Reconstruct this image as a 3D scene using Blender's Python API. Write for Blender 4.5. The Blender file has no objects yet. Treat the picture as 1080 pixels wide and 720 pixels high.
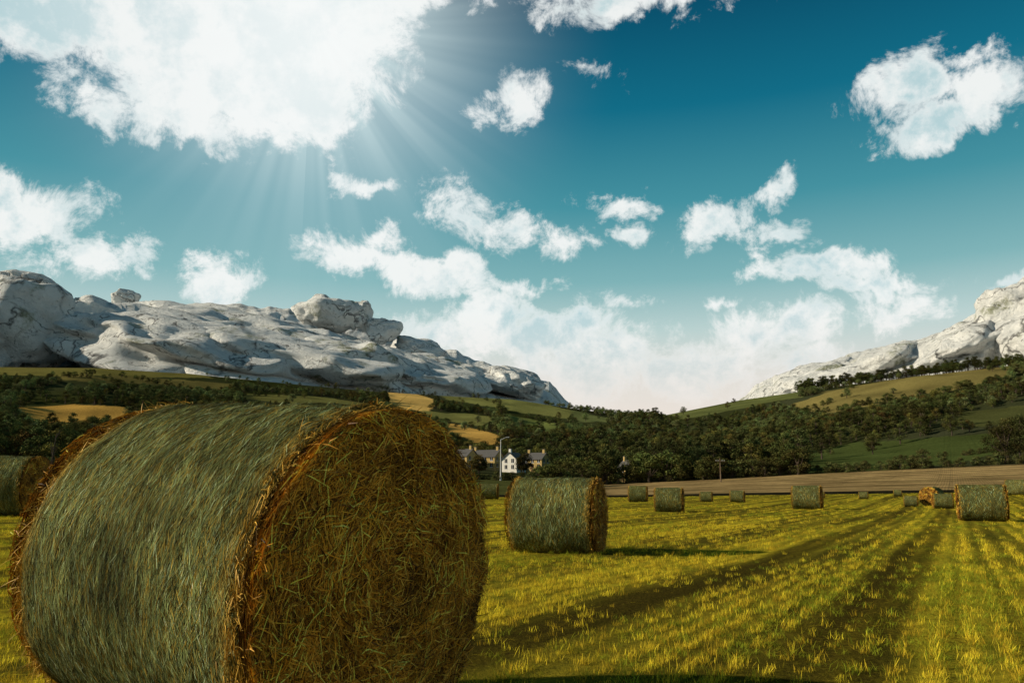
import bpy, math, numpy as np
from mathutils import Vector, Matrix
rng=np.random.default_rng(7)
R=math.radians
scene=bpy.context.scene
scene.view_settings.view_transform='Standard'
scene.view_settings.look='None'
scene.view_settings.exposure=0

# ------------------------------------------------------------------ helpers
def lin(r,g,b):
    def f(c):
        c/=255.
        return c/12.92 if c<=.04045 else ((c+.055)/1.055)**2.4
    return (f(r),f(g),f(b),1.)
P0=math.atan(154/840.); CP,SP=math.cos(P0),math.sin(P0)
def px_to_bearing(x,y):
    """image pixel coordinates to a sight line from the camera: -> bearing (rad, clockwise from +Y), tan elevation"""
    x=np.asarray(x,float);y=np.asarray(y,float)
    u=x-540;v=360-y
    f=840*CP-v*SP; z=840*SP+v*CP
    return np.arctan2(u,f), z/np.hypot(u,f)
def bearing_to_px(b,E):  # bearing and tan elevation back to image pixel coordinates
    X=np.sin(b);Y=np.cos(b);Z=E
    d=Y*CP+Z*SP; zz=-Y*SP+Z*CP
    return 540+840*X/d, 360-840*zz/d
def sm(t):
    t=np.clip(t,0,1);return t*t*(3-2*t)
_lat=np.random.default_rng(3).random((64,64,64))
def vn(P):
    P=np.asarray(P,float);i=np.floor(P).astype(int);f=P-i;f=f*f*(3-2*f);i=i&63;j=(i+1)&63
    x0,y0,z0=i[...,0],i[...,1],i[...,2];x1,y1,z1=j[...,0],j[...,1],j[...,2]
    fx,fy,fz=f[...,0],f[...,1],f[...,2]
    a=_lat[x0,y0,z0]*(1-fx)+_lat[x1,y0,z0]*fx;b=_lat[x0,y1,z0]*(1-fx)+_lat[x1,y1,z0]*fx
    c=_lat[x0,y0,z1]*(1-fx)+_lat[x1,y0,z1]*fx;d=_lat[x0,y1,z1]*(1-fx)+_lat[x1,y1,z1]*fx
    return (a*(1-fy)+b*fy)*(1-fz)+(c*(1-fy)+d*fy)*fz
def fbm(P,o=4,g=.5):
    P=np.asarray(P,float);s=0;a=1;t=0
    for k in range(o):
        s=s+a*vn(P*2**k+17.3*k);t+=a;a*=g
    return s/t-.5
def V3(x,y,z): return np.stack([x+0*y,y+0*x,z+0*x+0*y],-1)

def mk(name,verts,faces,mats=(),col=None,smooth=True,mi=None,link=True,extra=None):
    me=bpy.data.meshes.new(name)
    verts=np.asarray(verts,np.float32)
    fl=faces if isinstance(faces,list) else [faces]
    fl=[np.asarray(f,np.int32) for f in fl if len(f)]
    me.vertices.add(len(verts));me.vertices.foreach_set('co',verts.ravel())
    loops=np.concatenate([f.ravel() for f in fl]);tot=np.concatenate([np.full(len(f),f.shape[1],np.int32) for f in fl])
    start=np.concatenate([[0],np.cumsum(tot)[:-1]]).astype(np.int32)
    me.loops.add(len(loops));me.loops.foreach_set('vertex_index',loops)
    me.polygons.add(len(tot));me.polygons.foreach_set('loop_start',start);me.polygons.foreach_set('loop_total',tot)
    for m in mats: me.materials.append(m)
    if mi is not None: me.polygons.foreach_set('material_index',np.asarray(mi,np.int32))
    me.update(calc_edges=True)
    me.polygons.foreach_set('use_smooth',np.full(len(tot),smooth))
    if col is not None:
        a=me.color_attributes.new('Col','FLOAT_COLOR','POINT')
        c=np.ones((len(verts),4),np.float32);c[:,:3]=col;a.data.foreach_set('color',c.ravel())
    if extra:
        for k,vv in extra.items():
            a=me.attributes.new(k,'FLOAT','POINT');a.data.foreach_set('value',np.asarray(vv,np.float32))
    me.validate()
    ob=bpy.data.objects.new(name,me)
    if link: scene.collection.objects.link(ob)
    return ob
class NT:
    def __init__(s,name,world=False):
        s.m=bpy.data.materials.new(name);s.m.use_nodes=True;s.t=s.m.node_tree
        s.b=s.t.nodes['Principled BSDF'];s.b.inputs['Roughness'].default_value=.85
        s.b.inputs['Specular IOR Level'].default_value=.2
    def n(s,ty,ins=None,**kw):
        nd=s.t.nodes.new(ty)
        for k,v in kw.items(): setattr(nd,k,v)
        for k,v in (ins or {}).items():
            if hasattr(v,'is_output'): s.t.links.new(v,nd.inputs[k])
            else: nd.inputs[k].default_value=v
        return nd
    def l(s,a,b): s.t.links.new(a,b)
    def math(s,op,a,b=0.,c=0.,clamp=False): 
        nd=s.n('ShaderNodeMath',{0:a,1:b,2:c},operation=op,use_clamp=clamp);return nd.outputs[0]
    def mix(s,f,a,b,bt='MIX'):
        nd=s.n('ShaderNodeMix',data_type='RGBA',blend_type=bt)
        for i,v in ((0,f),(6,a),(7,b)):
            if hasattr(v,'is_output'): s.l(v,nd.inputs[i])
            else: nd.inputs[i].default_value=v
        return nd.outputs[2]
    def rr(s,v,a,b,c=0.,d=1.,smooth=False):
        return s.n('ShaderNodeMapRange',{0:v,1:a,2:b,3:c,4:d},interpolation_type='SMOOTHSTEP' if smooth else 'LINEAR').outputs[0]
    def noise(s,vec,scale,detail=5,rough=.55,dist=0.):
        return s.n('ShaderNodeTexNoise',{'Vector':vec,'Scale':scale,'Detail':detail,'Roughness':rough,'Distortion':dist}).outputs['Fac']
    def mapping(s,vec,loc=(0,0,0),rot=(0,0,0),sc=(1,1,1),vt='POINT'):
        return s.n('ShaderNodeMapping',{'Vector':vec,'Location':loc,'Rotation':rot,'Scale':sc},vector_type=vt).outputs[0]
    def base(s,c): 
        if hasattr(c,'is_output'): s.l(c,s.b.inputs['Base Color'])
        else: s.b.inputs['Base Color'].default_value=c
    def bump(s,h,dist,st=1.):
        bn=s.n('ShaderNodeBump',{'Height':h,'Distance':dist,'Strength':st});s.l(bn.outputs[0],s.b.inputs['Normal'])
def simple(name,c,rough=.85,var=.25,scale=3.):
    k=NT(name);tc=k.n('ShaderNodeTexCoord').outputs['Object']
    f=k.noise(tc,scale,6)
    k.base(k.mix(k.rr(f,.3,.7),tuple(x*(1-var) for x in c[:3])+(1,),tuple(min(1,x*(1+var)) for x in c[:3])+(1,)))
    k.b.inputs['Roughness'].default_value=rough
    return k.m
def leafmat(name,trans=.25,gain=1.,hv=.03):
    k=NT(name);at=k.n('ShaderNodeAttribute',attribute_name='Col').outputs['Color']
    oi=k.n('ShaderNodeObjectInfo').outputs['Random']
    hs=k.n('ShaderNodeHueSaturation',{'Hue':k.rr(oi,0,1,.5-hv,.5+hv),'Saturation':1.,'Value':k.rr(oi,0,1,.6*gain,1.4*gain),'Color':at}).outputs[0]
    df=k.n('ShaderNodeBsdfDiffuse',{'Color':hs});k.t.nodes.remove(k.b)
    out=df.outputs[0]
    if trans>0:
        tr=k.n('ShaderNodeBsdfTranslucent',{'Color':hs})
        mx=k.n('ShaderNodeMixShader',{0:trans});k.l(df.outputs[0],mx.inputs[1]);k.l(tr.outputs[0],mx.inputs[2]);out=mx.outputs[0]
    k.l(out,k.t.nodes['Material Output'].inputs[0])
    return k.m

# ------------------------------------------------------------------ camera
cd=bpy.data.cameras.new('camera');cam=bpy.data.objects.new('camera',cd);scene.collection.objects.link(cam)
cd.lens=28;cd.sensor_width=36;cd.clip_end=30000;cd.clip_start=.05
cam.location=(0,0,1);cam.rotation_euler=(math.pi/2+P0,0,0);scene.camera=cam

# ------------------------------------------------------------------ sun + sky
SB,SE=R(-97),R(23)
sd=Vector((math.sin(SB)*math.cos(SE),math.cos(SB)*math.cos(SE),math.sin(SE)))
sl=bpy.data.lights.new('sun','SUN');sl.energy=5.0;sl.angle=R(.5);sl.color=(1,.88,.68)
so=bpy.data.objects.new('sun',sl);scene.collection.objects.link(so);so.rotation_euler=sd.to_track_quat('Z','Y').to_euler()

w=bpy.data.worlds.new('World');scene.world=w;w.use_nodes=True
try:
    w.cycles.sampling_method='MANUAL';w.cycles.sample_map_resolution=256
except Exception: pass
class WT(NT):
    def __init__(s): s.t=w.node_tree
k=WT();k.t.nodes.clear()
gen=k.n('ShaderNodeTexCoord').outputs['Generated']
dirn=k.n('ShaderNodeVectorMath',{0:gen},operation='NORMALIZE').outputs[0]
sx=k.n('ShaderNodeSeparateXYZ',{0:dirn})
az=k.math('ARCTAN2',sx.outputs[0],sx.outputs[1]);el=k.math('ARCSINE',sx.outputs[2])
ae=k.n('ShaderNodeCombineXYZ',{0:az,1:el,2:0.}).outputs[0]
sky=k.n('ShaderNodeTexSky',sky_type='NISHITA');sky.sun_disc=False;sky.sun_elevation=SE;sky.sun_rotation=SB%(2*math.pi)
def elv(y): return math.atan(float(px_to_bearing(540,y)[1]))
ramp=k.n('ShaderNodeValToRGB');cr=ramp.color_ramp
elmax=R(60)
k.l(k.rr(el,0.,elmax,0,1),ramp.inputs[0])
stops=[(elv(440),(236,226,216)),(elv(400),(226,223,216)),(elv(350),(186,210,208)),(elv(300),(128,180,184)),(elv(220),(68,146,160)),(elv(120),(10,108,134)),(elv(0),(0,74,102)),(R(50),(0,58,84))]
while len(cr.elements)<len(stops): cr.elements.new(.5)
for e,(p,c) in zip(cr.elements,stops): e.position=p/elmax;e.color=lin(*c)
base=ramp.outputs[0]
# hazy veil around the sun in the upper left, with soft crepuscular streaks
b0,e0=px_to_bearing(330,20);e0=math.atan(e0)
dv=k.n('ShaderNodeVectorMath',{0:ae,1:(float(b0),float(e0),0)},operation='SUBTRACT').outputs[0]
gd=k.n('ShaderNodeVectorMath',{0:dv},operation='LENGTH').outputs['Value']
ds=k.n('ShaderNodeSeparateXYZ',{0:dv});an=k.math('ARCTAN2',ds.outputs[0],ds.outputs[1])
ray=k.n('ShaderNodeTexNoise',{'W':k.math('MULTIPLY',an,4.),'Scale':1.5,'Detail':2.,'Roughness':.5},noise_dimensions='1D').outputs['Fac']
glow=k.rr(gd,.0,.42,1.,0.,True);glow2=k.math('MULTIPLY',glow,glow)
rayf=k.math('MULTIPLY',k.rr(ray,.35,.7,.82,1.08),k.math('ADD',k.math('MULTIPLY',glow2,.8),k.math('MULTIPLY',glow,.30)))
base=k.mix(k.math('MULTIPLY',rayf,.85,clamp=True),base,(.78,.93,.93,1))
# clouds
warp=k.n('ShaderNodeTexNoise',{'Vector':dirn,'Scale':11.,'Detail':4.,'Roughness':.65}).outputs['Color']
wv=k.n('ShaderNodeVectorMath',{0:warp,1:(.5,.5,.5)},operation='SUBTRACT').outputs[0]
wv=k.n('ShaderNodeVectorMath',{0:wv,'Scale':.08},operation='SCALE').outputs[0]
aw=k.n('ShaderNodeVectorMath',{0:ae,1:wv},operation='ADD').outputs[0]
C=[(245,60,165,95,0,2.2),(110,20,140,60,0,1.5),(10,0,110,55,0,1.5),(340,20,85,75,0,1.8),(190,120,100,42,0,1.4),(325,115,65,55,0,1.7),(440,-5,80,16,0,.8),
(20,232,85,44,0,1.2),(88,268,65,30,0,1.),(0,205,50,30,0,1.1),(228,292,38,24,0,.9),(392,198,36,13,-8,.9),(535,107,36,24,-20,1.),(622,62,24,24,30,.75),
(670,2,100,22,0,.95),(955,102,62,32,0,1.15),(1040,95,80,40,0,1.25),(1000,132,95,24,0,1.1),(1010,65,45,20,0,.95),
(375,268,50,22,8,1.05),(400,250,26,18,0,.9),(440,290,60,24,8,1.1),(488,284,30,24,0,1.1),(500,235,56,24,15,.85),(548,242,30,18,0,.75),(600,258,32,16,0,.75),(655,217,38,17,0,.85),(665,252,28,13,0,.8),
(752,240,42,18,-15,.8),(826,190,24,12,-45,.8),(818,250,42,17,0,.85),(875,284,75,16,6,.95),(935,302,62,12,4,.9),(945,328,45,18,0,.7),(762,320,18,12,0,.8),
(515,335,44,34,0,1.2),(560,360,90,34,0,1.15),(610,345,50,24,0,1.),(650,368,90,34,0,1.1),(470,350,55,20,0,.85),(800,355,60,30,0,.95),(840,345,34,22,0,.9),(720,388,110,34,0,1.),(600,400,120,30,0,1.),(830,385,70,24,0,.8),
(1068,298,20,9,0,.8),(560,305,30,10,0,.6),(660,318,36,10,0,.6),
(-250,150,200,70,0,1.1),(-150,300,120,50,0,1.),(1300,200,160,60,0,1.1)]
F=None
for (cx,cy,rx,ry,ro,wt) in C:
    bc,ec=px_to_bearing(cx,cy);b2,_=px_to_bearing(cx+rx,cy);_,e2=px_to_bearing(cx,cy-ry)
    rb=abs(float(b2-bc));re=abs(math.atan(float(e2))-math.atan(float(ec)))
    m=k.mapping(aw,(float(bc),math.atan(float(ec)),0),(0,0,R(-ro)),(rb*1.15,re*1.15,1),'TEXTURE')
    ln=k.n('ShaderNodeVectorMath',{0:m},operation='LENGTH').outputs['Value']
    v=k.math('MULTIPLY_ADD',ln,-wt,wt)
    F=v if F is None else k.math('MAXIMUM',F,v)
n1=k.noise(dirn,15.,10,.72,.3)
d=k.math('MULTIPLY_ADD',k.math('SUBTRACT',n1,.5),3.5,F)
dens=k.rr(d,-.05,.66,0,1,True)
sh=k.noise(k.mapping(dirn,(0,0,-.03)),13.,7,.65)
shade=k.math('MULTIPLY',k.rr(sh,.42,.62,0,1,True),k.rr(d,.2,1.,0,1))
cc=k.mix(shade,(.93,.95,.93,1),(.50,.68,.71,1))
cc=k.mix(k.rr(el,elv(430),elv(330),.6,0.),cc,lin(240,228,220))
cc=k.mix(k.math('MULTIPLY',glow,.8),cc,(.97,.99,.98,1))
lowfade=k.rr(el,elv(420),elv(370),.6,1.)
fin=k.mix(k.math('MULTIPLY',k.math('MULTIPLY',dens,lowfade),.95),base,cc)
fin=k.mix(k.rr(el,-.02,0.,1.,0.),fin,(.22,.17,.07,1))
fin10=k.n('ShaderNodeVectorMath',{0:fin,'Scale':10.},operation='SCALE').outputs[0]
tot=k.mix(.97,sky.outputs[0],fin10)
bg=k.n('ShaderNodeBackground',{0:tot,1:.1})
k.l(bg.outputs[0],k.n('ShaderNodeOutputWorld').inputs[0])

# ------------------------------------------------------------------ terrain
SKX=np.array([-500,-200,0,100,200,300,400,480,540,600,660,700,740,780,850,900,960,1020,1080,1300,1600])
SKY=np.array([398,392,387,388,394,404,413,418,421,430,438,438,430,422,412,405,398,391,384,365,380])
bS,eS=px_to_bearing(SKX,SKY)
E1X=np.array([-500,0,400,600,640,760,900,1080,1400]);E1Y=np.array([498,499,501,507,513,507,500,492,482])
b1,e1=px_to_bearing(E1X,E1Y)
bD,_=px_to_bearing([-500,600,640,1080,1500],[0]*5);dD=np.array([0,0,0,.9,1.2])
def ground(x,y):
    x=np.asarray(x,float);y=np.asarray(y,float)
    r=np.hypot(x,y)+1e-6;b=np.arctan2(x,y)
    beh=1-sm((np.abs(b)-R(50))/R(60))
    S=np.interp(b,bS,eS)*(.25+.75*beh)
    E1=np.interp(b,b1,e1)
    G=np.interp(r,[0,4,9,14,40,1e5],[.98,.98,1.08,1.15,1.3,1.3])
    z0=1-G+np.interp(b,bD,dD)*sm((r-40)/70)
    E0=(np.where(r>110,1-1.3+np.interp(b,bD,dD),z0)-1)/np.where(r>110,110.,r)
    t=np.clip((r-110)/110,0,1);t2=np.clip((r-220)/680,0,1)
    nz=fbm(V3(x/160.,y/160.,0*x),3)
    E=E0+(E1-E0)*t
    E=E+(S-E1)*t2**.85+nz*.075*sm(t2*5)*(1-sm((t2-.75)/.25))*(np.clip(S,0,.2)/.15)
    z=1+r*E
    z9=1+900*S
    z=np.where(r>900,z9*(1-.95*sm((r-900)/700)),z)
    z=z+(fbm(V3(x*.6,y*.6,0*x+5),3)*.05)*(r<140)
    return z
def hit(px,py,rmin=3,rmax=900):
    b,E=px_to_bearing(px,py);rs=np.geomspace(rmin,rmax,4000)
    x=rs*np.sin(b);y=rs*np.cos(b);e=(ground(x,y)-1)/rs
    i=np.argmax(e>=E) if (e>=E).any() else len(rs)-1
    return float(x[i]),float(y[i]),float(ground(x[i],y[i]))
AZ=np.concatenate([np.linspace(-180,-60,40,endpoint=False),np.linspace(-60,60,640,endpoint=False),np.linspace(60,180,40,endpoint=False)])*math.pi/180
RR=np.concatenate([np.geomspace(.4,110,110,endpoint=False),np.linspace(110,220,45,endpoint=False),np.linspace(220,920,190,endpoint=False),np.geomspace(920,9000,24)])
na,nr=len(AZ),len(RR)
A,RG=np.meshgrid(AZ,RR);X=RG*np.sin(A);Y=RG*np.cos(A);Z=ground(X,Y)
PX,PY=bearing_to_px(A,(Z-1)/RG)
PY=np.where(np.abs(A)<R(70),PY,0);
jx=fbm(V3(X/30,Y/30,0*X),3)*24;jy=fbm(V3(X/30,Y/30,0*X+9),3)*9
def inpoly(px,py,poly):
    res=np.zeros(px.shape,bool);n=len(poly)
    for i in range(n):
        x1,y1=poly[i];x2,y2=poly[(i+1)%n]
        c=((y1>py)!=(y2>py))&(px<(x2-x1)*(py-y1)/((y2-y1)+1e-9)+x1)
        res^=c
    return res
FIELDS=[([(-60,380),(60,381),(130,383),(205,390),(225,400),(120,398),(0,396),(-60,395)],(.17,.15,.04)),
([(70,394),(140,398),(250,406),(235,411),(120,404),(60,401)],(.15,.125,.038)),
([(20,430),(70,426),(128,429),(140,436),(120,444),(40,446),(22,440)],(.46,.27,.06)),
([(250,414),(330,418),(400,428),(395,434),(320,426),(255,421)],(.14,.135,.04)),
([(408,414),(440,416),(458,424),(452,436),(425,433),(410,424)],(.66,.42,.12)),
([(470,446),(492,448),(528,460),(530,470),(498,466),(472,456)],(.56,.33,.08)),
([(460,412),(520,415),(560,423),(605,434),(598,442),(540,433),(470,422)],(.20,.20,.06)),
([(445,434),(490,435),(520,440),(510,449),(450,440)],(.19,.185,.055)),
([(535,438),(585,446),(592,458),(548,453)],(.17,.20,.055)),
([(600,432),(640,440),(655,447),(610,445)],(.14,.16,.055)),
([(690,434),(740,424),(775,416),(830,408),(845,418),(790,430),(720,442)],(.12,.135,.043)),
([(836,426),(870,412),(930,402),(1000,392),(1066,387),(1066,400),(1000,412),(940,424),(880,436),(845,434)],(.19,.155,.05)),
([(820,494),(862,476),(905,466),(990,461),(1056,458),(1056,478),(1010,488),(940,496),(870,502)],(.065,.085,.023)),
([(1010,436),(1100,426),(1100,442),(1030,450)],(.08,.085,.027))]
col=np.zeros(X.shape+(3,));col[:]=(.04,.045,.017)
col+= (fbm(V3(X/40,Y/40,0*X+3),4)[...,None]*.03)
for poly,c in FIELDS:
    m=inpoly(PX+jx*.5,PY+jy*.5,poly)&(RG>225)&(RG<905)&(np.abs(A)<R(70))
    col[m]=np.array(c)*(1+.9*fbm(V3(X[m]/22,Y[m]/22,0*X[m]),4)[:,None])
bst=px_to_bearing(600,500)[0]
strip=(RG>113)&(RG<224)&(A>bst);
rows_=np.sin(RG*.75+fbm(V3(X/40,Y/40,0*X),2)*4)[...,None]*.28
nn=fbm(V3(X/7,Y/7,0*X),3)[...,None]+1.1*fbm(V3(X/60,RG/4,0*X),3)[...,None]
col[strip]=(np.array((.30,.205,.085))*(1+1.2*nn+rows_))[strip]
lm=(RG>113)&(RG<224)&(A<=bst);col[lm]=(np.array((.08,.085,.025))*(1+.6*nn))[lm]
near=(RG<=110.5)
ditch=(RG>=110.5)&(RG<=116);col[ditch]=(.02,.018,.01)
Z=np.where((RG>114)&(RG<900),Z+.25,Z)
col=np.clip(col,.005,1)
verts=np.concatenate([V3(X,Y,Z).reshape(-1,3),[[0,0,.02]]])
I=np.arange(nr-1)[:,None]*na;J=np.arange(na)[None];J2=(J+1)%na
faces=np.stack([I+J,I+na+J,I+na+J2,I+J2],-1).reshape(-1,4)
cen=nr*na;fan=np.stack([np.arange(na),(np.arange(na)+1)%na,np.full(na,cen)],-1)
TRACKS=((-.73,.42),(-2.7,.38),(-9.5,.4),(-11.4,.4),(5.3,.3),(7.2,.3),(-18.5,.5),(-20.4,.5),(-30,.5),(-32,.5))
k=NT('ground_mat');tc=k.n('ShaderNodeTexCoord').outputs['Object']
RB=R(28.8)
row=k.mapping(tc,(0,0,0),(0,0,RB),(1,1,1))      # x across rows, y along rows
sr=k.n('ShaderNodeSeparateXYZ',{0:row})
def stretched(sx_,sy_,sc,det=5,rough=.6): return k.noise(k.mapping(row,(0,0,0),(0,0,0),(sx_,sy_,1)),sc,det,rough)
wob=k.math('MULTIPLY',k.math('SUBTRACT',k.noise(tc,.35,3),.5),.35)
u=k.math('ADD',sr.outputs[0],wob)
rows=k.math('SINE',k.math('MULTIPLY',u,2*math.pi/.40))
rows=k.rr(rows,-1,1,0,1)
swath=k.rr(k.math('SINE',k.math('MULTIPLY',u,2*math.pi/2.9)),-.2,1.,0,1,True)
fine=k.noise(tc,22.,6,.7)
big=stretched(1.,.05,.8,5);mid=stretched(1.,.15,3.,5)
patch=k.noise(tc,.22,5,.6)
c1=k.mix(k.rr(fine,.3,.7),(.075,.058,.009,1),(.58,.45,.03,1))
c1=k.mix(k.math('MULTIPLY',rows,.5),c1,(.68,.52,.035,1))
c1=k.mix(k.rr(mid,.47,.68,0,.8),c1,(.12,.14,.014,1))
c1=k.mix(k.rr(patch,.48,.66,0,.45),c1,(.18,.19,.018,1))
c1=k.mix(k.rr(big,.47,.60,0,.82),c1,(.065,.052,.010,1))
c1=k.mix(k.math('MULTIPLY',swath,.5),c1,(.07,.06,.011,1))
tr=None
for u0,wd in TRACKS:
    t=k.rr(k.math('ABSOLUTE',k.math('SUBTRACT',u,u0)),wd*.25,wd*1.25,1,0,True)
    tr=t if tr is None else k.math('MAXIMUM',tr,t)
tr=k.math('MULTIPLY',tr,k.rr(fine,.25,.6,1.,.45))
c1=k.mix(k.math('MULTIPLY',tr,.85),c1,(.045,.03,.010,1))
at=k.n('ShaderNodeAttribute',attribute_name='Col').outputs['Color']
far=k.mix(k.rr(k.noise(tc,.9,6,.7),.25,.75),k.mix(.5,at,(0,0,0,1)),k.mix(.45,at,k.mix(1.,at,(1.8,1.8,1.8,1),'MULTIPLY')))
nm=k.n('ShaderNodeAttribute',attribute_name='near').outputs['Fac']
k.base(k.mix(nm,far,c1))
k.b.inputs['Roughness'].default_value=1.;k.b.inputs['Specular IOR Level'].default_value=0.
k.bump(k.math('ADD',k.math('MULTIPLY',rows,.5),k.math('ADD',fine,k.math('MULTIPLY',tr,-.8))),.05)
gr=mk('ground',verts,[faces,fan],[k.m],np.concatenate([col.reshape(-1,3),[[.2,.15,.05]]]),extra={'near':np.concatenate([near.reshape(-1),[1]]).astype(float)})

# ------------------------------------------------------------------ strands (ribbons)
def ribbons(pts,width,wdir):
    N,S,_=pts.shape
    if wdir.ndim==2: wdir=wdir[:,None]
    tap=np.ones(S);tap[-1]=.35;tap[0]=.6
    o=wdir*(width[:,None]*tap[None])[...,None]*.5
    v=np.stack([pts-o,pts+o],2).reshape(-1,3)
    i=np.arange(N)[:,None]*2*S+np.arange(S-1)[None]*2
    f=np.stack([i,i+1,i+3,i+2],-1).reshape(-1,4)
    return v,f
def nrm(a): return a/(np.linalg.norm(a,axis=-1,keepdims=True)+1e-9)
def strandmat(name,rough,sp_):
    k=NT(name);at=k.n('ShaderNodeAttribute',attribute_name='Col').outputs['Color'];k.base(at)
    k.b.inputs['Roughness'].default_value=rough;k.b.inputs['Specular IOR Level'].default_value=sp_
    return k.m
STR=strandmat('straw_strand',.55,.12);NETM=strandmat('net_strand',.8,.03)
k=NT('bale_net_wrap');tc=k.n('ShaderNodeTexCoord').outputs['Object'];sp=k.n('ShaderNodeSeparateXYZ',{0:tc})
ang=k.math('ARCTAN2',sp.outputs[1],sp.outputs[2]);cy=k.n('ShaderNodeCombineXYZ',{0:k.math('MULTIPLY',ang,.65),1:sp.outputs[0],2:0.}).outputs[0]
s1=k.noise(k.mapping(cy,(0,0,0),(0,0,.1),(14,110,1)),1.5,7,.75)
s2=k.noise(k.mapping(cy,(3,0,0),(0,0,-.12),(24,150,1)),1.6,6,.75)
p=k.noise(tc,2.2,6,.6);p2=k.noise(tc,40.,5,.7)
c=k.mix(k.rr(s1,.35,.65),(.022,.020,.006,1),(.15,.15,.045,1))
c=k.mix(k.rr(s2,.5,.72,0,.85),c,(.20,.23,.10,1))
c=k.mix(k.rr(p,.48,.7,0,.5),c,(.18,.12,.02,1))
k.base(c);k.b.inputs['Specular IOR Level'].default_value=.03;k.bump(k.math('ADD',s1,k.math('ADD',s2,p2)),.014);NETB=k.m
k=NT('bale_end_straw');tc=k.n('ShaderNodeTexCoord').outputs['Object']
s1=k.noise(k.mapping(tc,(0,0,0),(.6,0,0),(1,4,40)),3.,7,.7,.6);s2=k.noise(k.mapping(tc,(0,0,0),(-.7,0,0),(1,40,4)),3.,7,.7,.6)
c=k.mix(k.rr(s1,.35,.7),(.02,.009,.002,1),(.18,.09,.014,1));c=k.mix(k.rr(s2,.5,.75,0,.7),c,(.26,.14,.022,1))
k.base(c);k.bump(k.math('ADD',s1,s2),.03);ENDB=k.m

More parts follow.
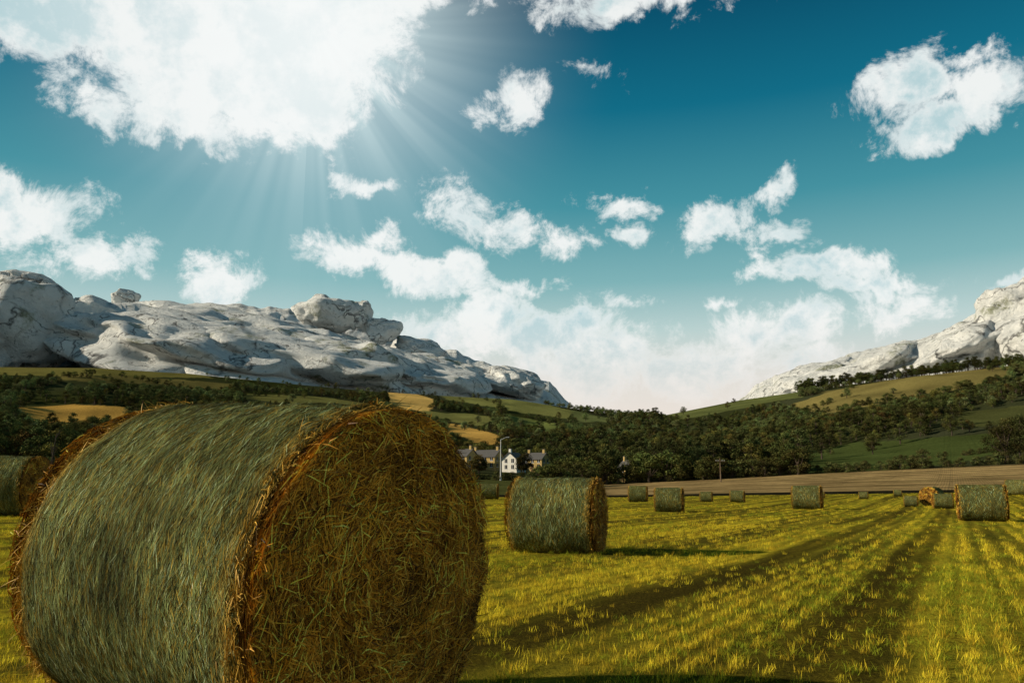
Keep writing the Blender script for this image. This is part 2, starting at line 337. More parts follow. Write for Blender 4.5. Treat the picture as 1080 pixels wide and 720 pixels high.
def bale_radius(x,th,D,L,seed):
    e=np.clip((np.abs(x)-(L/2-.07))/.07,0,1)
    r=D/2*(1-.045*e**2.)
    r=r+.012*np.cos(th*2+seed)+fbm(V3(x*3+seed,np.cos(th)*1.5,np.sin(th)*1.5),3)*.05
    r=r+fbm(V3(x*22+seed,np.cos(th)*9,np.sin(th)*9),3)*.012
    return r
def bale_mesh(name,D,L,seed,nbody,nend,nwh,w=.0035,res=(96,40),shag=1.,wb=None):
    wb=wb or w
    rg=np.random.default_rng(seed)
    nt,nx=res;th=np.arange(nt)/nt*2*np.pi;xs=np.linspace(-L/2,L/2,nx)
    T,XX=np.meshgrid(th,xs);r=bale_radius(XX,T,D,L,seed)
    v=V3(XX,r*np.sin(T),r*np.cos(T)).reshape(-1,3)
    i=np.arange(nx-1)[:,None]*nt;j=np.arange(nt)[None];j2=(j+1)%nt
    f=np.stack([i+j,i+j2,i+nt+j2,i+nt+j],-1).reshape(-1,4)
    vs=[v];fs=[f];mi=[np.zeros(len(f))];cols=[np.full((len(v),3),.2)]
    off=len(v)
    rings=14
    for s,row0 in ((-1,0),(1,nx-1)):
        rad=np.linspace(1,.02,rings)[:,None]
        rr=bale_radius(np.array(s*L/2),th,D,L,seed)[None]*rad
        xx=s*(L/2+.02*(1-rad**2)-.0)+fbm(V3(rr*np.sin(th)*5,rr*np.cos(th)*5,0*rr+seed),3)*.06*(rad<.97)+0*rr
        vv=V3(xx,rr*np.sin(th),rr*np.cos(th)).reshape(-1,3)
        i=np.arange(rings-1)[:,None]*nt
        q=np.stack([i+j,i+j2,i+nt+j2,i+nt+j],-1).reshape(-1,4)+off
        if s>0:q=q[:,::-1]
        vs.append(vv);fs.append(q);mi.append(np.ones(len(q)));cols.append(np.full((len(vv),3),.2));off+=len(vv)
    def add(pts,wd,wdir,c,m):
        nonlocal off
        v,f=ribbons(pts,wd,wdir);vs.append(v);fs.append(f+off);mi.append(np.full(len(f),m));off+=len(v)
        cols.append(np.repeat(c,pts.shape[1]*2,0))
    N=nbody;S=3
    t0=rg.uniform(0,2*np.pi,N);x0=rg.uniform(-L/2,L/2,N);ln=rg.uniform(.012,.07,N)*(1 if w<.006 else 2.2)
    slope=rg.normal(0,.40,N);s=np.linspace(-.5,.5,S)[None]
    tt=t0[:,None]+ln[:,None]*s/(D/2);xx=np.clip(x0[:,None]+ln[:,None]*s*slope[:,None]+rg.normal(0,.0012,(N,S)),-L/2-.01,L/2+.01)
    h=rg.uniform(.0003,.003,N)[:,None]+np.abs(s)*0
    lift=(rg.random(N)<.02)[:,None]*(s+.5)**2*.012*shag
    r=bale_radius(xx,tt,D,L,seed)+h+lift
    pts=V3(xx,r*np.sin(tt),r*np.cos(tt))
    pn=fbm(V3(x0*2.5+9,np.sin(t0)*2,np.cos(t0)*2),3)+.9*fbm(V3(x0*9+3,np.sin(t0)*6,np.cos(t0)*6),3)+.7*fbm(V3(x0*70,t0*3,0*t0),2)
    g=rg.random(N)[:,None];br=(rg.uniform(.2,1.7,N)*(1+1.3*pn))[:,None]
    c=np.where(g<.58,np.array([[.155,.185,.066]]),np.where(g<.84,np.array([[.24,.165,.028]]),np.array([[.025,.02,.007]])))*br
    tw=rg.random(N)<.07;c[tw]=np.array([[.32,.39,.22]])*br[tw]      # pale net twine
    edge=np.clip((np.abs(x0)-(L/2-.13))/.13,0,1)[:,None]*rg.random(N)[:,None]
    c=c*(1-edge)+edge*np.array([[.46,.25,.03]])*br
    add(pts,rg.uniform(.5,1.2,N)*wb,np.tile([[1.,0,0]],(N,1))+rg.normal(0,.25,(N,3)),np.clip(c,.005,.8),3)
    for sgn,cnt in ((1,nend),(-1,nend//4)):
        N=cnt;q=np.sqrt(rg.random(N))*.99;a=rg.uniform(0,2*np.pi,N)
        ctr=V3(np.full(N,sgn*(L/2+.0)),q*D/2*np.sin(a),q*D/2*np.cos(a))
        tang=V3(np.zeros(N),np.cos(a),-np.sin(a))
        rnd=rg.normal(0,1,(N,3));rnd[:,0]*=.25
        dr=nrm(tang*rg.choice([1.1,-1.1],N)[:,None]+rnd*.9+np.array([sgn*.12,0,0]))
        ln=rg.uniform(.03,.16,N)*(1 if w<.006 else 1.5);s=np.linspace(-.5,.5,4)[None,:,None]
        bend=rg.normal(0,1,(N,1,3));bend[...,0]*=.4
        pts=ctr[:,None]+dr[:,None]*ln[:,None,None]*s+bend*(s**2-.1)*ln[:,None,None]*.5
        clp=fbm(V3(ctr[:,1]*7+seed,ctr[:,2]*7,0*a),3)
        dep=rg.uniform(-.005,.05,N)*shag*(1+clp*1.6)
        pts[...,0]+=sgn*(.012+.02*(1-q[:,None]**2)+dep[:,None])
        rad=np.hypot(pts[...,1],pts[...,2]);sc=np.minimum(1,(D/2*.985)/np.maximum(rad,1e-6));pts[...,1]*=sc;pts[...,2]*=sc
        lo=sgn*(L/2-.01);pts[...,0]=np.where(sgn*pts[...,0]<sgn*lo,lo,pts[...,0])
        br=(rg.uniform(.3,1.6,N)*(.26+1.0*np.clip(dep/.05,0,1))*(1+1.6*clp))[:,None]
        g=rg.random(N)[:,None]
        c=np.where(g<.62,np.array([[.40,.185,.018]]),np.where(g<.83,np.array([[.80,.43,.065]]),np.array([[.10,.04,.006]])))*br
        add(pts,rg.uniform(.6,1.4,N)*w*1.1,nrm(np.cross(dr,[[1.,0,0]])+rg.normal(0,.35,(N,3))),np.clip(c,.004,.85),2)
    for sgn in (1,-1):
        N=nwh;a=rg.uniform(0,2*np.pi,N)
        x0=sgn*(L/2-np.abs(rg.normal(0,.035,N)));r0=bale_radius(x0,a,D,L,seed)-.005
        p0=V3(x0,r0*np.sin(a),r0*np.cos(a))
        radial=V3(np.zeros(N),np.sin(a),np.cos(a));tang=V3(np.zeros(N),np.cos(a),-np.sin(a))
        d=nrm(radial*rg.uniform(.05,.4,N)[:,None]+tang*rg.normal(0,1,N)[:,None]+np.array([[sgn*.5,0,0]])*rg.random(N)[:,None])
        ln=rg.uniform(.02,.09,N)[:,None,None]*shag;s=np.linspace(0,1,4)[None,:,None]
        pts=p0[:,None]+d[:,None]*ln*s+np.array([0,0,-1.])*(s**2)*ln*rg.uniform(0,.6,(N,1,1))-radial[:,None]*(s**2)*ln*rg.uniform(-.1,.5,(N,1,1))
        c=np.array([[.54,.31,.045]])*rg.uniform(.4,1.4,(N,1))
        add(pts,rg.uniform(.6,1.2,N)*w,nrm(rg.normal(0,1,(N,3))),np.clip(c,.01,.8),2)
    ob=mk(name,np.concatenate(vs),np.concatenate(fs),[NETB,ENDB,STR,NETM],np.concatenate(cols),mi=np.concatenate(mi),link=False)
    return ob.data
def put(name,me,loc,yaw,tilt=0,sc=1.,roll=0):
    ob=bpy.data.objects.new(name,me);scene.collection.objects.link(ob)
    n=Vector((math.sin(yaw)*math.cos(tilt),-math.cos(yaw)*math.cos(tilt),math.sin(tilt)))
    s=Vector((0,0,1)).cross(n).normalized();u=n.cross(s)
    M=Matrix((n,s,u)).transposed().to_4x4()
    ob.matrix_world=Matrix.Translation(loc)@M@Matrix.Rotation(roll,4,'X')@Matrix.Scale(sc,4)
    return ob
nb=bale_mesh('hay_bale',1.3,1.30,5,190000,60000,5200,.0032,(420,200),1.,.0017)
fc=np.array([-.490,3.077,.655]);nv=np.array([math.sin(1.016),-math.cos(1.016),-.051])
put('hay_bale',nb,tuple(fc-nv*.66),1.016,-.051,1.0)
m2=bale_mesh('hay_bale_b',1.3,1.45,11,22000,8000,1000,.007,(128,50),.8,.005)
m3=bale_mesh('hay_bale_c',1.3,1.45,23,5000,2500,400,.016,(64,24),.8,.011)
def bale(px,py,w_px,yaw,me,hp=None):
    x,y,z=hit(px,py);r=math.hypot(x,y)
    sc=1. if hp is None else hp*r/854/1.3
    put('hay_bale',me,(x,y,z+.63*sc),yaw,0,sc,rng.uniform(0,6))
bale(588,582,99,1.25,m2,77)
bale(-2,544,80,1.6,m2,54)
bale(706,539.5,34,1.30,m3);bale(673,529,24,1.35,m3,16.5);bale(497,526.5,20,1.5,m3,16);bale(516,526,20,1.5,m3,16)
bale(745,529,14,1.25,m3,10.5);bale(778,529.5,17,1.2,m3,12);bale(852,537,29,1.12,m3,23.5);bale(911,526,9,1.1,m3,7)
bale(947,523,9,1.1,m3,6);bale(961,534,17,1.1,m3,10);bale(984,533.5,26,-.75,m3,18);bale(995,536,18,1.2,m3,14)
bale(1037,549,38,1.12,m3,33);bale(1073,522,16,.8,m3,14);bale(1015,519,8,1.1,m3,6);bale(866,525,8,1.1,m3,6)

# ------------------------------------------------------------------ instancing helper
def scatter(name,pts,rot,scl,idx,protos):
    coll=bpy.data.collections.new(name+'_parts')
    for p in protos: coll.objects.link(p)
    me=bpy.data.meshes.new(name);me.vertices.add(len(pts));me.vertices.foreach_set('co',np.asarray(pts,np.float32).ravel())
    a=me.attributes.new('rot','FLOAT_VECTOR','POINT');a.data.foreach_set('vector',np.asarray(rot,np.float32).ravel())
    a=me.attributes.new('scl','FLOAT_VECTOR','POINT');a.data.foreach_set('vector',np.asarray(scl,np.float32).ravel())
    a=me.attributes.new('idx','INT','POINT');a.data.foreach_set('value',np.asarray(idx,np.int32))
    ob=bpy.data.objects.new(name,me);scene.collection.objects.link(ob)
    ng=bpy.data.node_groups.new(name+'_gn','GeometryNodeTree')
    ng.interface.new_socket('Geometry',in_out='INPUT',socket_type='NodeSocketGeometry')
    ng.interface.new_socket('Geometry',in_out='OUTPUT',socket_type='NodeSocketGeometry')
    N=ng.nodes;gi=N.new('NodeGroupInput');go=N.new('NodeGroupOutput')
    ip=N.new('GeometryNodeInstanceOnPoints');ci=N.new('GeometryNodeCollectionInfo')
    ci.inputs['Collection'].default_value=coll;ci.inputs['Separate Children'].default_value=True;ci.inputs['Reset Children'].default_value=True
    def na_(nm,ty):
        q=N.new('GeometryNodeInputNamedAttribute');q.data_type=ty;q.inputs['Name'].default_value=nm
        return [o for o in q.outputs if o.enabled and o.name=='Attribute'][0]
    ip.inputs['Pick Instance'].default_value=True
    L_=ng.links.new
    L_(gi.outputs[0],ip.inputs['Points']);L_(ci.outputs[0],ip.inputs['Instance'])
    L_(na_('idx','INT'),ip.inputs['Instance Index']);L_(na_('rot','FLOAT_VECTOR'),ip.inputs['Rotation']);L_(na_('scl','FLOAT_VECTOR'),ip.inputs['Scale'])
    L_(ip.outputs[0],go.inputs[0])
    md=ob.modifiers.new('scatter','NODES');md.node_group=ng
    return ob

# ------------------------------------------------------------------ stubble and grass tufts
STB=leafmat('stubble_mat',.25,1.15,.015)
protos=[]
def tuft(i,n,green,h,spread,wd,flat=0):
    rg=np.random.default_rng(100+i)
    p0=V3(rg.normal(0,spread,n),rg.normal(0,spread,n),np.zeros(n)-.01)
    ln=rg.uniform(.5,1.2,n)*h;d=nrm(V3(rg.normal(0,.28+flat,n),rg.normal(0,.28+flat,n),np.ones(n)*(1 if not flat else .12)))
    s=np.linspace(0,1,3)[None,:,None];bd=rg.normal(0,.35,(n,1,3));bd[...,2]=-abs(bd[...,2])*.3
    pts=p0[:,None]+d[:,None]*ln[:,None,None]*s+bd*s**2*ln[:,None,None]*(1.2 if green else .25)
    if flat: pts[...,2]=np.maximum(pts[...,2],.006)
    v,f=ribbons(pts,rg.uniform(.7,1.3,n)*wd,nrm(V3(rg.normal(0,1,n),rg.normal(0,1,n),np.zeros(n))))
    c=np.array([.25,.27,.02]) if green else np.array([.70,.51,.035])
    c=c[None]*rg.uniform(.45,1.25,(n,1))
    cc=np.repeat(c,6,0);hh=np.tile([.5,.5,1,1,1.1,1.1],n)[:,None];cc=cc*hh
    return mk('tuft_%02d'%i,v,f,[STB],np.clip(cc,.01,.9),link=False,smooth=False)
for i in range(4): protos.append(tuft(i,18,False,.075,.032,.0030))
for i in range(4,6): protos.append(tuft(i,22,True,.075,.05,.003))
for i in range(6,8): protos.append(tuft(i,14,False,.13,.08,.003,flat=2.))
pts=[];scl=[];idx=[];rot=[]
def zone(r0,r1,dens,sc,rowsp,az0=-50,az1=48):
    area=.5*(r1**2-r0**2)*R(az1-az0);n=int(area*dens)
    r=np.sqrt(rng.uniform(r0**2,r1**2,n));a=rng.uniform(R(az0),R(az1),n)
    x=r*np.sin(a);y=r*np.cos(a)
    uu=x*math.cos(RB)-y*math.sin(RB);vv=x*math.sin(RB)+y*math.cos(RB)
    typ=rng.random(n)
    snap=typ<.74
    uu=np.where(snap,np.round(uu/rowsp)*rowsp+rng.normal(0,rowsp*.13,n),uu)
    keep=np.ones(n,bool)
    for u0,wd in TRACKS:
        keep&=~((np.abs(uu-u0)<wd*.85)&(rng.random(n)<.75))
    band=fbm(V3(uu*.55,vv*.03,0*uu+4),3)      # strips of thin stubble along the drilling direction
    sw=np.clip(np.sin(uu*2*np.pi/2.9),0,1)
    keep&=rng.random(n)<np.clip(.95-2.8*band-.45*sw,.25,1.)
    gm=fbm(V3(uu*.5,vv*.10,0*uu),3);
    x=uu*math.cos(RB)+vv*math.sin(RB);y=-uu*math.sin(RB)+vv*math.cos(RB)
    keep&=(np.hypot(x,y)<109)
    green=(typ>.60-gm*2.6)&(rng.random(n)<.65)
    id_=np.where(green,rng.integers(4,6,n),np.where(snap,rng.integers(0,4,n),rng.integers(6,8,n)))
    x,y,id_=x[keep],y[keep],id_[keep];m=len(x)
    z=ground(x,y)
    pts.append(V3(x,y,z));s=rng.uniform(.7,1.3,m)*sc
    scl.append(np.stack([s*1.,s*1.,np.minimum(s,1.4)*1.],-1));idx.append(id_)
    rot.append(np.stack([rng.normal(0,.1,m),rng.normal(0,.1,m),rng.uniform(0,6.28,m)],-1))
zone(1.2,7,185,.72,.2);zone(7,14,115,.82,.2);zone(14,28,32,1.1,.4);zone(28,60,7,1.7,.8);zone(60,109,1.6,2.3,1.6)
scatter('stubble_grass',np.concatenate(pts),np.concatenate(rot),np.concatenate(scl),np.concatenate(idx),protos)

# ------------------------------------------------------------------ trees
BARK=simple('bark_mat',(.07,.05,.035),.9,.3,4.)
LEAF=leafmat('foliage_mat',0.,1.35,.03)
def tube(p,q,r0,r1,n=7,seg=4,bend=0.,rg=rng):
    p=np.array(p,float);q=np.array(q,float);d=nrm((q-p)[None])[0]
    a=np.cross(d,[0,0,1.]) if abs(d[2])<.9 else np.cross(d,[1.,0,0]);a/=np.linalg.norm(a);b=np.cross(d,a)
    bo=rg.normal(0,1,3)*bend;vv=[]
    for s in range(seg+1):
        t=s/seg;c=p+(q-p)*t+bo*math.sin(math.pi*t);r=r0+(r1-r0)*t
        th=np.arange(n)/n*2*np.pi;vv.append(c+r*(np.cos(th)[:,None]*a+np.sin(th)[:,None]*b))
    v=np.concatenate(vv);i=np.arange(seg)[:,None]*n;j=np.arange(n)[None];j2=(j+1)%n
    return v,np.stack([i+j,i+j2,i+n+j2,i+n+j],-1).reshape(-1,4)
def tree_mesh(name,seed,H=10.,W=8.,nc=26,nl=70,ls=.55,tone=(.05,.058,.017),bush=False):
    rg=np.random.default_rng(seed);vs=[];fs=[];mi=[];cols=[];off=0
    def add(v,f,c,m):
        nonlocal off
        vs.append(v);fs.append(f+off);mi.append(np.full(len(f),m));cols.append(c);off+=len(v)
    th=H*(.12 if bush else .3)
    v,f=tube((0,0,-.8),(0,0,th*1.6),W*.045,W*.025,8,4,.15,rg);add(v,f,np.full((len(v),3),.05),0)
    cs=[]
    for i in range(nc):
        a=rg.uniform(0,6.28);zz=rg.random()
        prof=math.sin(math.pi*(.12+.8*zz)**.8)
        rad=W/2*prof*rg.uniform(.35,.85);cs.append((math.cos(a)*rad,math.sin(a)*rad,th*.6+(H-th*.6)*(.08+.84*zz)))
    for i,c in enumerate(cs):
        if i%3==0:
            v,f=tube((0,0,th*rg.uniform(.7,1.5)),c,W*.018,W*.005,5,3,.2,rg);add(v,f,np.full((len(v),3),.05),0)
        cr=W*rg.uniform(.10,.20);n=int(nl*rg.uniform(.7,1.3))
        d=nrm(rg.normal(0,1,(n,3)));p=np.array(c)+d*cr*(rg.random((n,1))**.35)*np.array([1.1,1.1,.8])
        nn_=nrm(d+rg.normal(0,.7,(n,3)));a1=nrm(np.cross(nn_,rg.normal(0,1,(n,3))));a2=np.cross(nn_,a1)
        s=(rg.uniform(.4,1.,(n,1))*ls)
        q=np.stack([p-a1*s*.5,p-a2*s*.35,p+a1*s*.5,p+a2*s*.35],1).reshape(-1,3)
        f=np.arange(n*4).reshape(-1,4)
        tn=np.array(tone)*rg.uniform(.6,1.5)*np.array([rg.uniform(.9,1.25),1,1])
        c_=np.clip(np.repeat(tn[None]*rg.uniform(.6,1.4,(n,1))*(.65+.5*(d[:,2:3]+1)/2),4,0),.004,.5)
        add(q,f,c_,1)
    return mk(name,np.concatenate(vs),np.concatenate(fs),[BARK,LEAF],np.concatenate(cols),mi=np.concatenate(mi),smooth=False,link=False)
tp=[tree_mesh('tp_0',1,9,8),tree_mesh('tp_1',2,11,8.5,30),tree_mesh('tp_2',3,8,8,24,70,.55,(.055,.062,.017)),tree_mesh('tp_3',4,12,7.5,30,70,.55,(.038,.048,.016)),
    tree_mesh('tp_4',5,4.5,6,20,60,.45,(.05,.055,.018),True),tree_mesh('tp_5',6,10,9,30,70,.55,(.07,.065,.018)),
    tree_mesh('tp_6',8,9,8.5,28,70,.6,(.085,.105,.035)),tree_mesh('tp_7',9,7,8,26,60,.6,(.10,.115,.045))]  # last two paler: distance haze put into the leaf colour
n=34000
r=np.sqrt(rng.uniform(232**2,905**2,n));a=rng.uniform(R(-44),R(44),n);x=r*np.sin(a);y=r*np.cos(a);z=ground(x,y)
px,py=bearing_to_px(a,(z-1)/r)
s=rng.uniform(.45,1.05,n)
s=np.where((px<230)&(r>700),s*.7,s);s=np.where(r>820,s*.75,s)
inf=np.zeros(n,bool)
for poly,_ in FIELDS:
    for q in (0,.4,.75): inf|=inpoly(px,py-q*8500*s/r,poly)
clump=fbm(V3(x/55,y/55,0*x+2),3)
p=np.where(clump>-.10,.95,.25)
p=np.where((r>850)&(px<560),.15,p)
keep=((~inf)|(rng.random(n)<.012))&(rng.random(n)<p*.62)
keep&=~((px>455)&(px<590)&(r<285))
x,y,z,r,px,s=x[keep],y[keep],z[keep],r[keep],px[keep],s[keep]
idx_=rng.choice([0,1,2,3,4,5],len(x),p=[.2,.2,.18,.12,.17,.13])
tn_=fbm(V3(x/90,y/90,0*x+7),3)
lt=rng.random(len(x))<np.clip((r-300)/800,0,.6)+np.clip(tn_*2.2,-.3,.5)  # pale trees likelier with distance, as painted haze; noise adds random tone patches
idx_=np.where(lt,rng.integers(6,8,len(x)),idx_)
T=[V3(x,y,z)];TS=[s];TI=[idx_]
def hedge(pl,n,s0,s1,ids=(4,)):
    pl=[hit(*q,rmin=200) if len(q)==2 else q for q in pl];pl=np.array(pl)
    seg=np.linalg.norm(np.diff(pl[:,:2],axis=0),axis=1);cum=np.concatenate([[0],np.cumsum(seg)])
    t=np.sort(rng.uniform(0,cum[-1],n));hx=np.interp(t,cum,pl[:,0])+rng.normal(0,1.5,n);hy=np.interp(t,cum,pl[:,1])+rng.normal(0,1.5,n)
    T.append(V3(hx,hy,ground(hx,hy)));TS.append(rng.uniform(s0,s1,n));TI.append(rng.choice(ids,n))
def pol(px_,r_): b,_=px_to_bearing(px_,500);return (r_*math.sin(b),r_*math.cos(b),0)
hedge([pol(600,226),pol(700,227),pol(850,228)],80,.6,1.1,(4,4,2));hedge([pol(850,228),pol(980,228),pol(1180,229)],60,.4,.7,(4,))
hedge([pol(640,240),pol(760,245),pol(850,245)],50,.6,1.1,(0,2,4,3))
hedge([pol(-150,150),pol(100,165),pol(300,170),pol(470,180)],110,.5,.9,(4,2,5))
hedge([pol(-150,222),pol(200,222),pol(440,222)],90,.7,1.1,(0,2,3,5,4))
hedge([pol(570,205),pol(600,205),pol(625,215)],14,.5,.9,(4,2))
hedge([pol(450,205),pol(500,208),pol(530,208),pol(580,206)],34,.35,.6,(4,))
hedge([(838,441),(900,430),(960,422),(1010,412),(1070,402)],70,.5,.9,(0,2,4,4))
hedge([(836,415),(900,402),(960,394),(1020,386),(1080,380)],170,.7,1.2,(0,3,1))
hedge([(30,401),(140,406),(240,414)],40,.4,.7,(2,4));hedge([(0,408),(200,412),(330,416),(400,422)],60,.4,.7,(2,4,0))
hedge([(450,430),(520,432),(590,446)],40,.5,.8,(4,2,0));hedge([(440,443),(500,452),(580,460)],40,.5,.8,(4,2,0))
hedge([(500,416),(520,424),(530,432)],16,.4,.7,(4,2));hedge([(840,436),(870,428),(900,408)],20,.4,.7,(4,2))
hedge([(900,497),(960,486),(1060,476)],30,.3,.5,(4,))
T=np.concatenate(T);TS=np.concatenate(TS);TI=np.concatenate(TI);m=len(T)
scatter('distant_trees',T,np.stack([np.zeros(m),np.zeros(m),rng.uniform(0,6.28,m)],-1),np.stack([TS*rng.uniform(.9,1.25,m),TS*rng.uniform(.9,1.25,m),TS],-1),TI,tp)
def tree(name,px_,r_,H,W,seed,tone=(.03,.038,.013),nc=46,nl=110):
    x,y,_=pol(px_,r_);me=tree_mesh(name,seed,H,W,nc,nl,.42,tone);me.location=(x,y,float(ground(x,y)));me.name=name
    scene.collection.objects.link(me)
tree('broadleaf_tree',705,236,12,15,31);tree('broadleaf_tree',632,240,8,9,32);tree('broadleaf_tree',738,240,9,11,33)
tree('broadleaf_tree',604,232,8,9,34,(.045,.05,.016));tree('broadleaf_tree',588,255,9,8,35)
tree('broadleaf_tree',440,226,12,11,36,(.05,.05,.017));tree('broadleaf_tree',1064,236,10,12,37,(.04,.045,.014))
tree('broadleaf_tree',505,240,5.5,6,39,(.06,.055,.016));tree('broadleaf_tree',553,244,6.5,6,40,(.05,.05,.016))

# ------------------------------------------------------------------ houses
def boxv(x0,x1,y0,y1,z0,z1):
    v=np.array([(x0,y0,z0),(x1,y0,z0),(x1,y1,z0),(x0,y1,z0),(x0,y0,z1),(x1,y0,z1),(x1,y1,z1),(x0,y1,z1)],float)
    f=np.array([(0,3,2,1),(4,5,6,7),(0,1,5,4),(1,2,6,5),(2,3,7,6),(3,0,4,7)])
    return v,f
WHITE=simple('white_render',(.74,.70,.62),.8,.08);STONE=simple('sandstone',(.44,.31,.12),.9,.25,2.)
SLATE=simple('slate_roof',(.10,.095,.09),.8,.25,5.);GLASS=simple('window_glass',(.02,.022,.026),.15,.1);TRIM=simple('white_paint',(.7,.7,.68),.6,.05);DOOR=simple('door_paint',(.12,.05,.03),.6,.1)
def part(par,name,v,f,mat):
    o=mk(name,v,f,[mat],smooth=False);o.parent=par;return o
def house(name,px_,r_,W,Dp,H,rh,wall,yaw,storeys=2,nwin=3,chim=2):
    x,y,_=pol(px_,r_);par=bpy.data.objects.new(name,None);scene.collection.objects.link(par)
    par.location=(x,y,float(ground(x,y))+.3);par.rotation_euler=(0,0,yaw)
    w,d=W/2,Dp/2
    v=np.array([(-w,-d,-1),(w,-d,-1),(w,d,-1),(-w,d,-1),(-w,-d,H),(w,-d,H),(w,d,H),(-w,d,H),(-w,0,H+rh),(w,0,H+rh)],float)
    me=bpy.data.meshes.new('walls');me.from_pydata(v.tolist(),[],[(0,1,5,4),(2,3,7,6),(1,2,6,9,5),(3,0,4,8,7),(0,3,2,1),(4,5,9,8),(6,7,8,9)]);me.materials.append(wall)
    o=bpy.data.objects.new('walls',me);scene.collection.objects.link(o);o.parent=par
    e=.35;sl=rh/d;t=.18
    rv=[];rf=[]
    for s in (-1,1):
        a=[(-w-e,s*(d+e),H-sl*e+.03),(w+e,s*(d+e),H-sl*e+.03),(w+e,s*.0,H+rh+.03),(-w-e,s*.0,H+rh+.03)]
        b=[(p[0],p[1],p[2]+t) for p in a];o_=len(rv);rv+=a+b
        rf+=[[o_+q for q in ff] for ff in ((0,1,2,3),(4,5,6,7),(0,1,5,4),(1,2,6,5),(3,0,4,7))]
    part(par,'roof',np.array(rv),np.array(rf),SLATE)
    for c in range(chim):
        cx=(-w+.7) if c==0 else (w-.7)
        v,f=boxv(cx-.4,cx+.4,-.35,.35,H+rh-.5,H+rh+1.2);part(par,'chimney_%d'%(c+1),v,f,wall)
        v,f=boxv(cx-.48,cx+.48,-.43,.43,H+rh+1.203,H+rh+1.33);part(par,'chimney_cap_%d'%(c+1),v,f,SLATE)
    gv=[];gf=[];tv=[];tf=[]
    def win(cx,cz,ww,hh,side):
        if side in('f','b'):
            s=-1 if side=='f' else 1;yy=s*d;a=boxv(cx-ww/2,cx+ww/2,min(yy,yy+s*.05),max(yy,yy+s*.05),cz,cz+hh);b=boxv(cx-ww/2-.12,cx+ww/2+.12,min(yy,yy+s*.1),max(yy,yy+s*.1),cz-.14,cz-.003)
            c_=boxv(cx-.04,cx+.04,min(yy+s*.052,yy+s*.08),max(yy+s*.052,yy+s*.08),cz,cz+hh)
        else:
            s=-1 if side=='l' else 1;xx=s*w;a=boxv(min(xx,xx+s*.05),max(xx,xx+s*.05),cx-ww/2,cx+ww/2,cz,cz+hh);b=boxv(min(xx,xx+s*.1),max(xx,xx+s*.1),cx-ww/2-.12,cx+ww/2+.12,cz-.14,cz-.003)
            c_=boxv(min(xx+s*.052,xx+s*.08),max(xx+s*.052,xx+s*.08),cx-.04,cx+.04,cz,cz+hh)
        gf.extend((a[1]+8*len(gv)).tolist());gv.append(a[0])
        for q in (b,c_): tf.extend((q[1]+8*len(tv)).tolist());tv.append(q[0])
    for st in range(storeys):
        zc=.9+st*(H/storeys)
        for i in range(nwin):
            cx=-w+W*(i+.5)/nwin
            if st==0 and i==nwin//2: continue
            win(cx,zc,1.0,1.3,'f');win(cx,zc,1.0,1.3,'b')
        for sd_ in 'lr': win(-d*.45,zc,.9,1.2,sd_);win(d*.45,zc,.9,1.2,sd_)
    part(par,'windows',np.concatenate(gv),np.array(gf),GLASS);part(par,'window_trim',np.concatenate(tv),np.array(tf),TRIM)
    v,f=boxv(-.5-W*0,.5,-d-.06,-d,0,2.1);v[:,0]+=-w+W*(nwin//2+.5)/nwin;part(par,'door',v,f,DOOR)
    return par
house('white_house',542,254,6.2,5.2,3.8,2.1,WHITE,R(62),2,3,1)
house('stone_house',487,262,8.5,6.,4.2,2.2,STONE,R(-34),2,3,2)
house('stone_house',513,268,10,6.,4.2,2.2,STONE,R(-30),2,4,2)
house('stone_house',566,266,7,5.5,4.,2.,STONE,R(-32),2,3,2)
house('white_house',474,290,7,6,4.4,2.2,WHITE,R(60),2,2,1)
house('white_cottage',736,345,7,6,5,2.4,WHITE,R(-60),2,3,1)
house('stone_cottage',663,236,5.5,5,3.6,2.4,STONE,R(-70),2,2,1)

# ------------------------------------------------------------------ poles
METAL=simple('painted_metal',(.6,.6,.58),.5,.06);WOOD=simple('pole_wood',(.16,.11,.07),.9,.3)
x,y,_=pol(528,205);sp_=bpy.data.objects.new('street_lamp',None);scene.collection.objects.link(sp_);sp_.location=(x,y,float(ground(x,y)))
v,f=tube((0,0,-.5),(0,0,10.6),.16,.09,10,4);part(sp_,'post',v,f,METAL)
v,f=tube((0,0,0),(0,0,1.3),.24,.22,10,1);part(sp_,'base',v,f,METAL)
v,f=tube((0,0,10.5),(1.5,0,11.2),.07,.05,8,4);part(sp_,'arm',v,f,METAL)
v,f=boxv(1.4,2.2,-.16,.16,11.08,11.26);v[4:,0:1]*=.99;part(sp_,'lamp_head',v,f,METAL)
def upole(px_,r_,H):
    x,y,_=pol(px_,r_);o=bpy.data.objects.new('utility_pole',None);scene.collection.objects.link(o);o.location=(x,y,float(ground(x,y)))
    v,f=tube((0,0,-.5),(0,0,H),.17,.11,8,3);part(o,'pole',v,f,WOOD)
    v,f=boxv(-1.1,1.1,-.17,-.08,H-.8,H-.65);part(o,'crossarm',v,f,WOOD)
    for i,xx in enumerate((-1,-.5,.5,1)):
        v,f=tube((xx,-.12,H-.65),(xx,-.12,H-.4),.06,.04,6,1);part(o,'insulator_%d'%(i+1),v,f,METAL)
upole(760,205,6.)
x,y,_=pol(53,150);rg=np.random.default_rng(4);vs=[];fs=[];off=0
def addb(v,f):
    global off
    vs.append(v);fs.append(f+off);off+=len(v)
addb(*tube((0,0,-.5),(.4,0,9),.16,.05,7,5,.2,rg))
for i in range(16):
    z0=rg.uniform(3,8.6);L_=rg.uniform(.8,2.2);a=rg.uniform(0,6.28);p=(.4*z0/9,0,z0);q=(p[0]+math.cos(a)*L_*.5,math.sin(a)*L_*.5,z0+L_)
    addb(*tube(p,q,.05,.015,5,3,.1,rg))
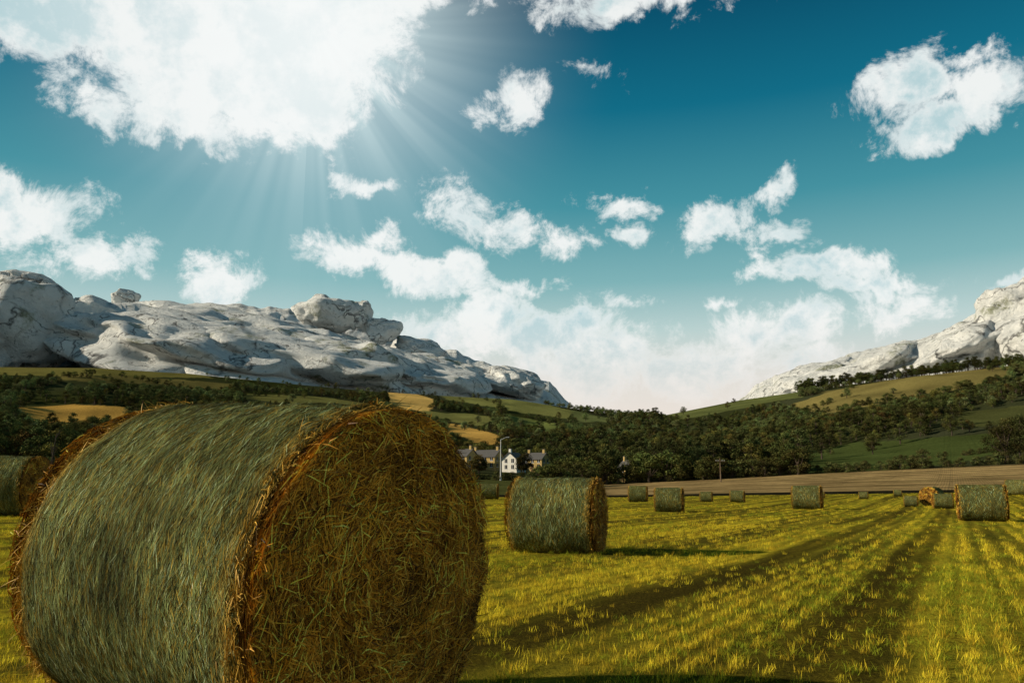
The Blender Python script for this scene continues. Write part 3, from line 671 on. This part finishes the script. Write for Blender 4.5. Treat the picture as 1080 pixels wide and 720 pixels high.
bt=mk('bare_tree',np.concatenate(vs),np.concatenate(fs),[BARK]);bt.location=(x,y,float(ground(x,y)))

# ------------------------------------------------------------------ rock mountains
k=NT('granite_mat');tc=k.n('ShaderNodeTexCoord').outputs['Object'];geo=k.n('ShaderNodeNewGeometry')
tcw=k.n('ShaderNodeVectorMath',{0:geo.outputs['Position'],1:(.01,.01,.01)},operation='MULTIPLY').outputs[0]
wp=k.n('ShaderNodeVectorMath',{0:tcw,1:k.n('ShaderNodeVectorMath',{0:k.n('ShaderNodeTexNoise',{'Vector':tcw,'Scale':2.5,'Detail':5.}).outputs['Color'],'Scale':.9},operation='SCALE').outputs[0]},operation='ADD').outputs[0]
f1=k.noise(tcw,3.,8,.7);f2=k.noise(tcw,16.,7,.75)
st=k.noise(k.mapping(wp,(0,0,0),(0,.28,0),(1.3,.7,6.)),1.6,8,.72)
vo=k.n('ShaderNodeTexVoronoi',{'Vector':k.mapping(wp,(0,0,0),(0,.3,0),(.6,.4,2.2)),'Scale':1.3},feature='DISTANCE_TO_EDGE').outputs[0]
c=k.mix(k.rr(f1,.34,.56),(.76,.77,.75,1),(.96,.96,.93,1))
c=k.mix(k.rr(f2,.56,.68,0,.75),c,(.34,.35,.34,1))
c=k.mix(k.rr(st,.57,.64,0,.85),c,(.16,.165,.16,1))
c=k.mix(k.math('MULTIPLY',k.rr(vo,.0,.03,.9,0),k.rr(f1,.40,.52)),c,(.05,.05,.05,1))
moss=k.math('MULTIPLY',k.rr(k.noise(tcw,1.7,6,.6),.57,.65),k.rr(f2,.38,.52))
c=k.mix(k.math('MULTIPLY',moss,.8),c,(.20,.22,.09,1))
k.base(c);k.b.inputs['Roughness'].default_value=.95;k.b.inputs['Specular IOR Level'].default_value=.1
h=k.math('ADD',k.math('MULTIPLY',st,-1.),k.math('ADD',f1,k.math('MULTIPLY',f2,.7)))
k.bump(h,10.,.9);GRAN=k.m
ico_cache={}
def ico(n):
    if n not in ico_cache:
        import bmesh
        bm=bmesh.new();bmesh.ops.create_icosphere(bm,subdivisions=n,radius=1);bm.verts.ensure_lookup_table()
        v=np.array([q.co[:] for q in bm.verts]);f=np.array([[l.index for l in q.verts] for q in bm.faces]);bm.free();ico_cache[n]=(v,f)
    return ico_cache[n]
def mountain(name,xs,ys,base_y,r0,depth,slabs,boulders):
    par=bpy.data.objects.new(name,None);scene.collection.objects.link(par)
    bb,ee=px_to_bearing(xs,ys);bl,el_=px_to_bearing(xs,base_y)
    B=np.linspace(bb.min(),bb.max(),520);T_=np.linspace(0,1.5,190);BB,TT=np.meshgrid(B,T_)
    Et=np.interp(BB,bb,ee);Eb=np.interp(BB,bb,el_)-.03
    rr=r0+depth*TT
    rise=np.clip(TT,0,1)
    x=rr*np.sin(BB);y=rr*np.cos(BB)
    prof=rise**.8
    q=prof*2.8+BB*4.5+fbm(V3(x/260,y/260,0*x),3)*2.2
    ter=(np.floor(q)+sm((q-np.floor(q))*1.7-.1)-q)/2.8
    nb_=fbm(V3(x/130,y/130,0*x+4),6,.48);rd=-np.abs(fbm(V3(x/100,y/220,0*x+8),5,.48))
    E=Eb+(Et-Eb)*(prof+ter*.55*np.sin(np.pi*rise)**.6+ (nb_*.24+rd*.42+.06)*np.sin(np.pi*rise)**.7)
    Et2=Et*(1+0*TT)+fbm(V3(BB*60,0*BB,0*BB+2),4)*.014
    E=E+(Et2-Et)*sm((rise-.7)/.3)
    z=1+rr*E
    z=np.where(TT>1,z-(TT-1)**1.2*600,z)
    nt_,nb2=BB.shape
    i=np.arange(nt_-1)[:,None]*nb2;j=np.arange(nb2-1)[None]
    f=np.stack([i+j,i+j+1,i+nb2+j+1,i+nb2+j],-1).reshape(-1,4)
    o=mk('rock_face',V3(x,y,z).reshape(-1,3),f,[GRAN]);o.parent=par
    def rock(nm,cx,cy,rx,ry,rot,rd_,seed,dp=1.6,n=6,box=.75,tiltback=0.,amp=1.2):
        b,E_=px_to_bearing(cx,cy);b=float(b);E_=float(E_);sx_=rx*rd_/854;sz=ry*rd_/854
        v,f=ico(n);v=np.sign(v)*np.abs(v)**box
        S_=np.array([sx_,min(sx_,160)*dp,sz])
        P=v*S_/75.+seed*7.1
        P2=v*1.5+seed*3.3
        dn=fbm(P2,3,.5)[:,None]*.75
        disp=(fbm(P*1.2,6,.5)*20-np.abs(fbm(P*.8+3,5,.45))*30)[:,None]*amp
        v=v*(1+dn)*S_+nrm(v/S_)*disp*min(1.,sz/32.)
        c_,s_=math.cos(R(rot)),math.sin(R(rot))
        v=np.stack([v[:,0]*c_+v[:,2]*s_,v[:,1],-v[:,0]*s_+v[:,2]*c_],-1)
        tb=R(tiltback);v=np.stack([v[:,0],v[:,1]*math.cos(tb)-v[:,2]*math.sin(tb),v[:,1]*math.sin(tb)+v[:,2]*math.cos(tb)],-1)
        cb,sb=math.cos(-b),math.sin(-b)
        v=np.stack([v[:,0]*cb-v[:,1]*sb,v[:,0]*sb+v[:,1]*cb,v[:,2]],-1)
        v+=np.array([rd_*math.sin(b),rd_*math.cos(b),1+rd_*E_])
        o=mk(nm,v,f,[GRAN]);o.parent=par
    for i_,s in enumerate(slabs): rock('slab_%d'%(i_+1),*s,i_+1,tiltback=12)
    for i_,s in enumerate(boulders): rock('boulder_%d'%(i_+1),*s,i_+31,.8,5,.8)
mountain('rock_mountain',[-420,-200,-60,0,30,70,120,200,270,320,360,400,440,480,510,545,580,600],
 [300,290,286,292,304,318,321,320,323,327,332,345,362,368,382,393,404,425],[400,398,396,394,392,392,392,396,402,408,412,416,420,422,424,424,424,428],1010,620,
 [(205,372,125,34,8,1200),(320,390,135,30,11,1170),(250,348,110,18,4,1420),(415,392,95,26,13,1210),(112,352,52,32,14,1260),(475,400,46,19,18,1260),(540,402,34,14,12,1280),(-110,350,90,50,0,1200),(445,370,32,12,12,1460)],
 [(22,342,46,48,8,1120),(350,335,36,20,-4,1400),(378,334,14,19,0,1380),(404,352,19,16,10,1380),(132,315,12,9,0,1530),(34,300,26,10,10,1250)])
mountain('rock_mountain',[775,790,810,850,900,950,1000,1030,1055,1080,1200,1400],
 [425,414,399,386,373,361,349,333,316,305,292,305],[432,428,424,418,412,405,398,392,388,384,370,365],1010,480,
 [(1000,374,60,22,-24,1200),(925,390,54,17,-17,1200),(860,401,44,13,-17,1220),(1015,358,38,15,-28,1340),(1180,345,90,44,-10,1220)],
 [(1066,342,34,40,-10,1150),(1106,338,30,42,0,1160),(1038,360,16,20,-30,1180)])
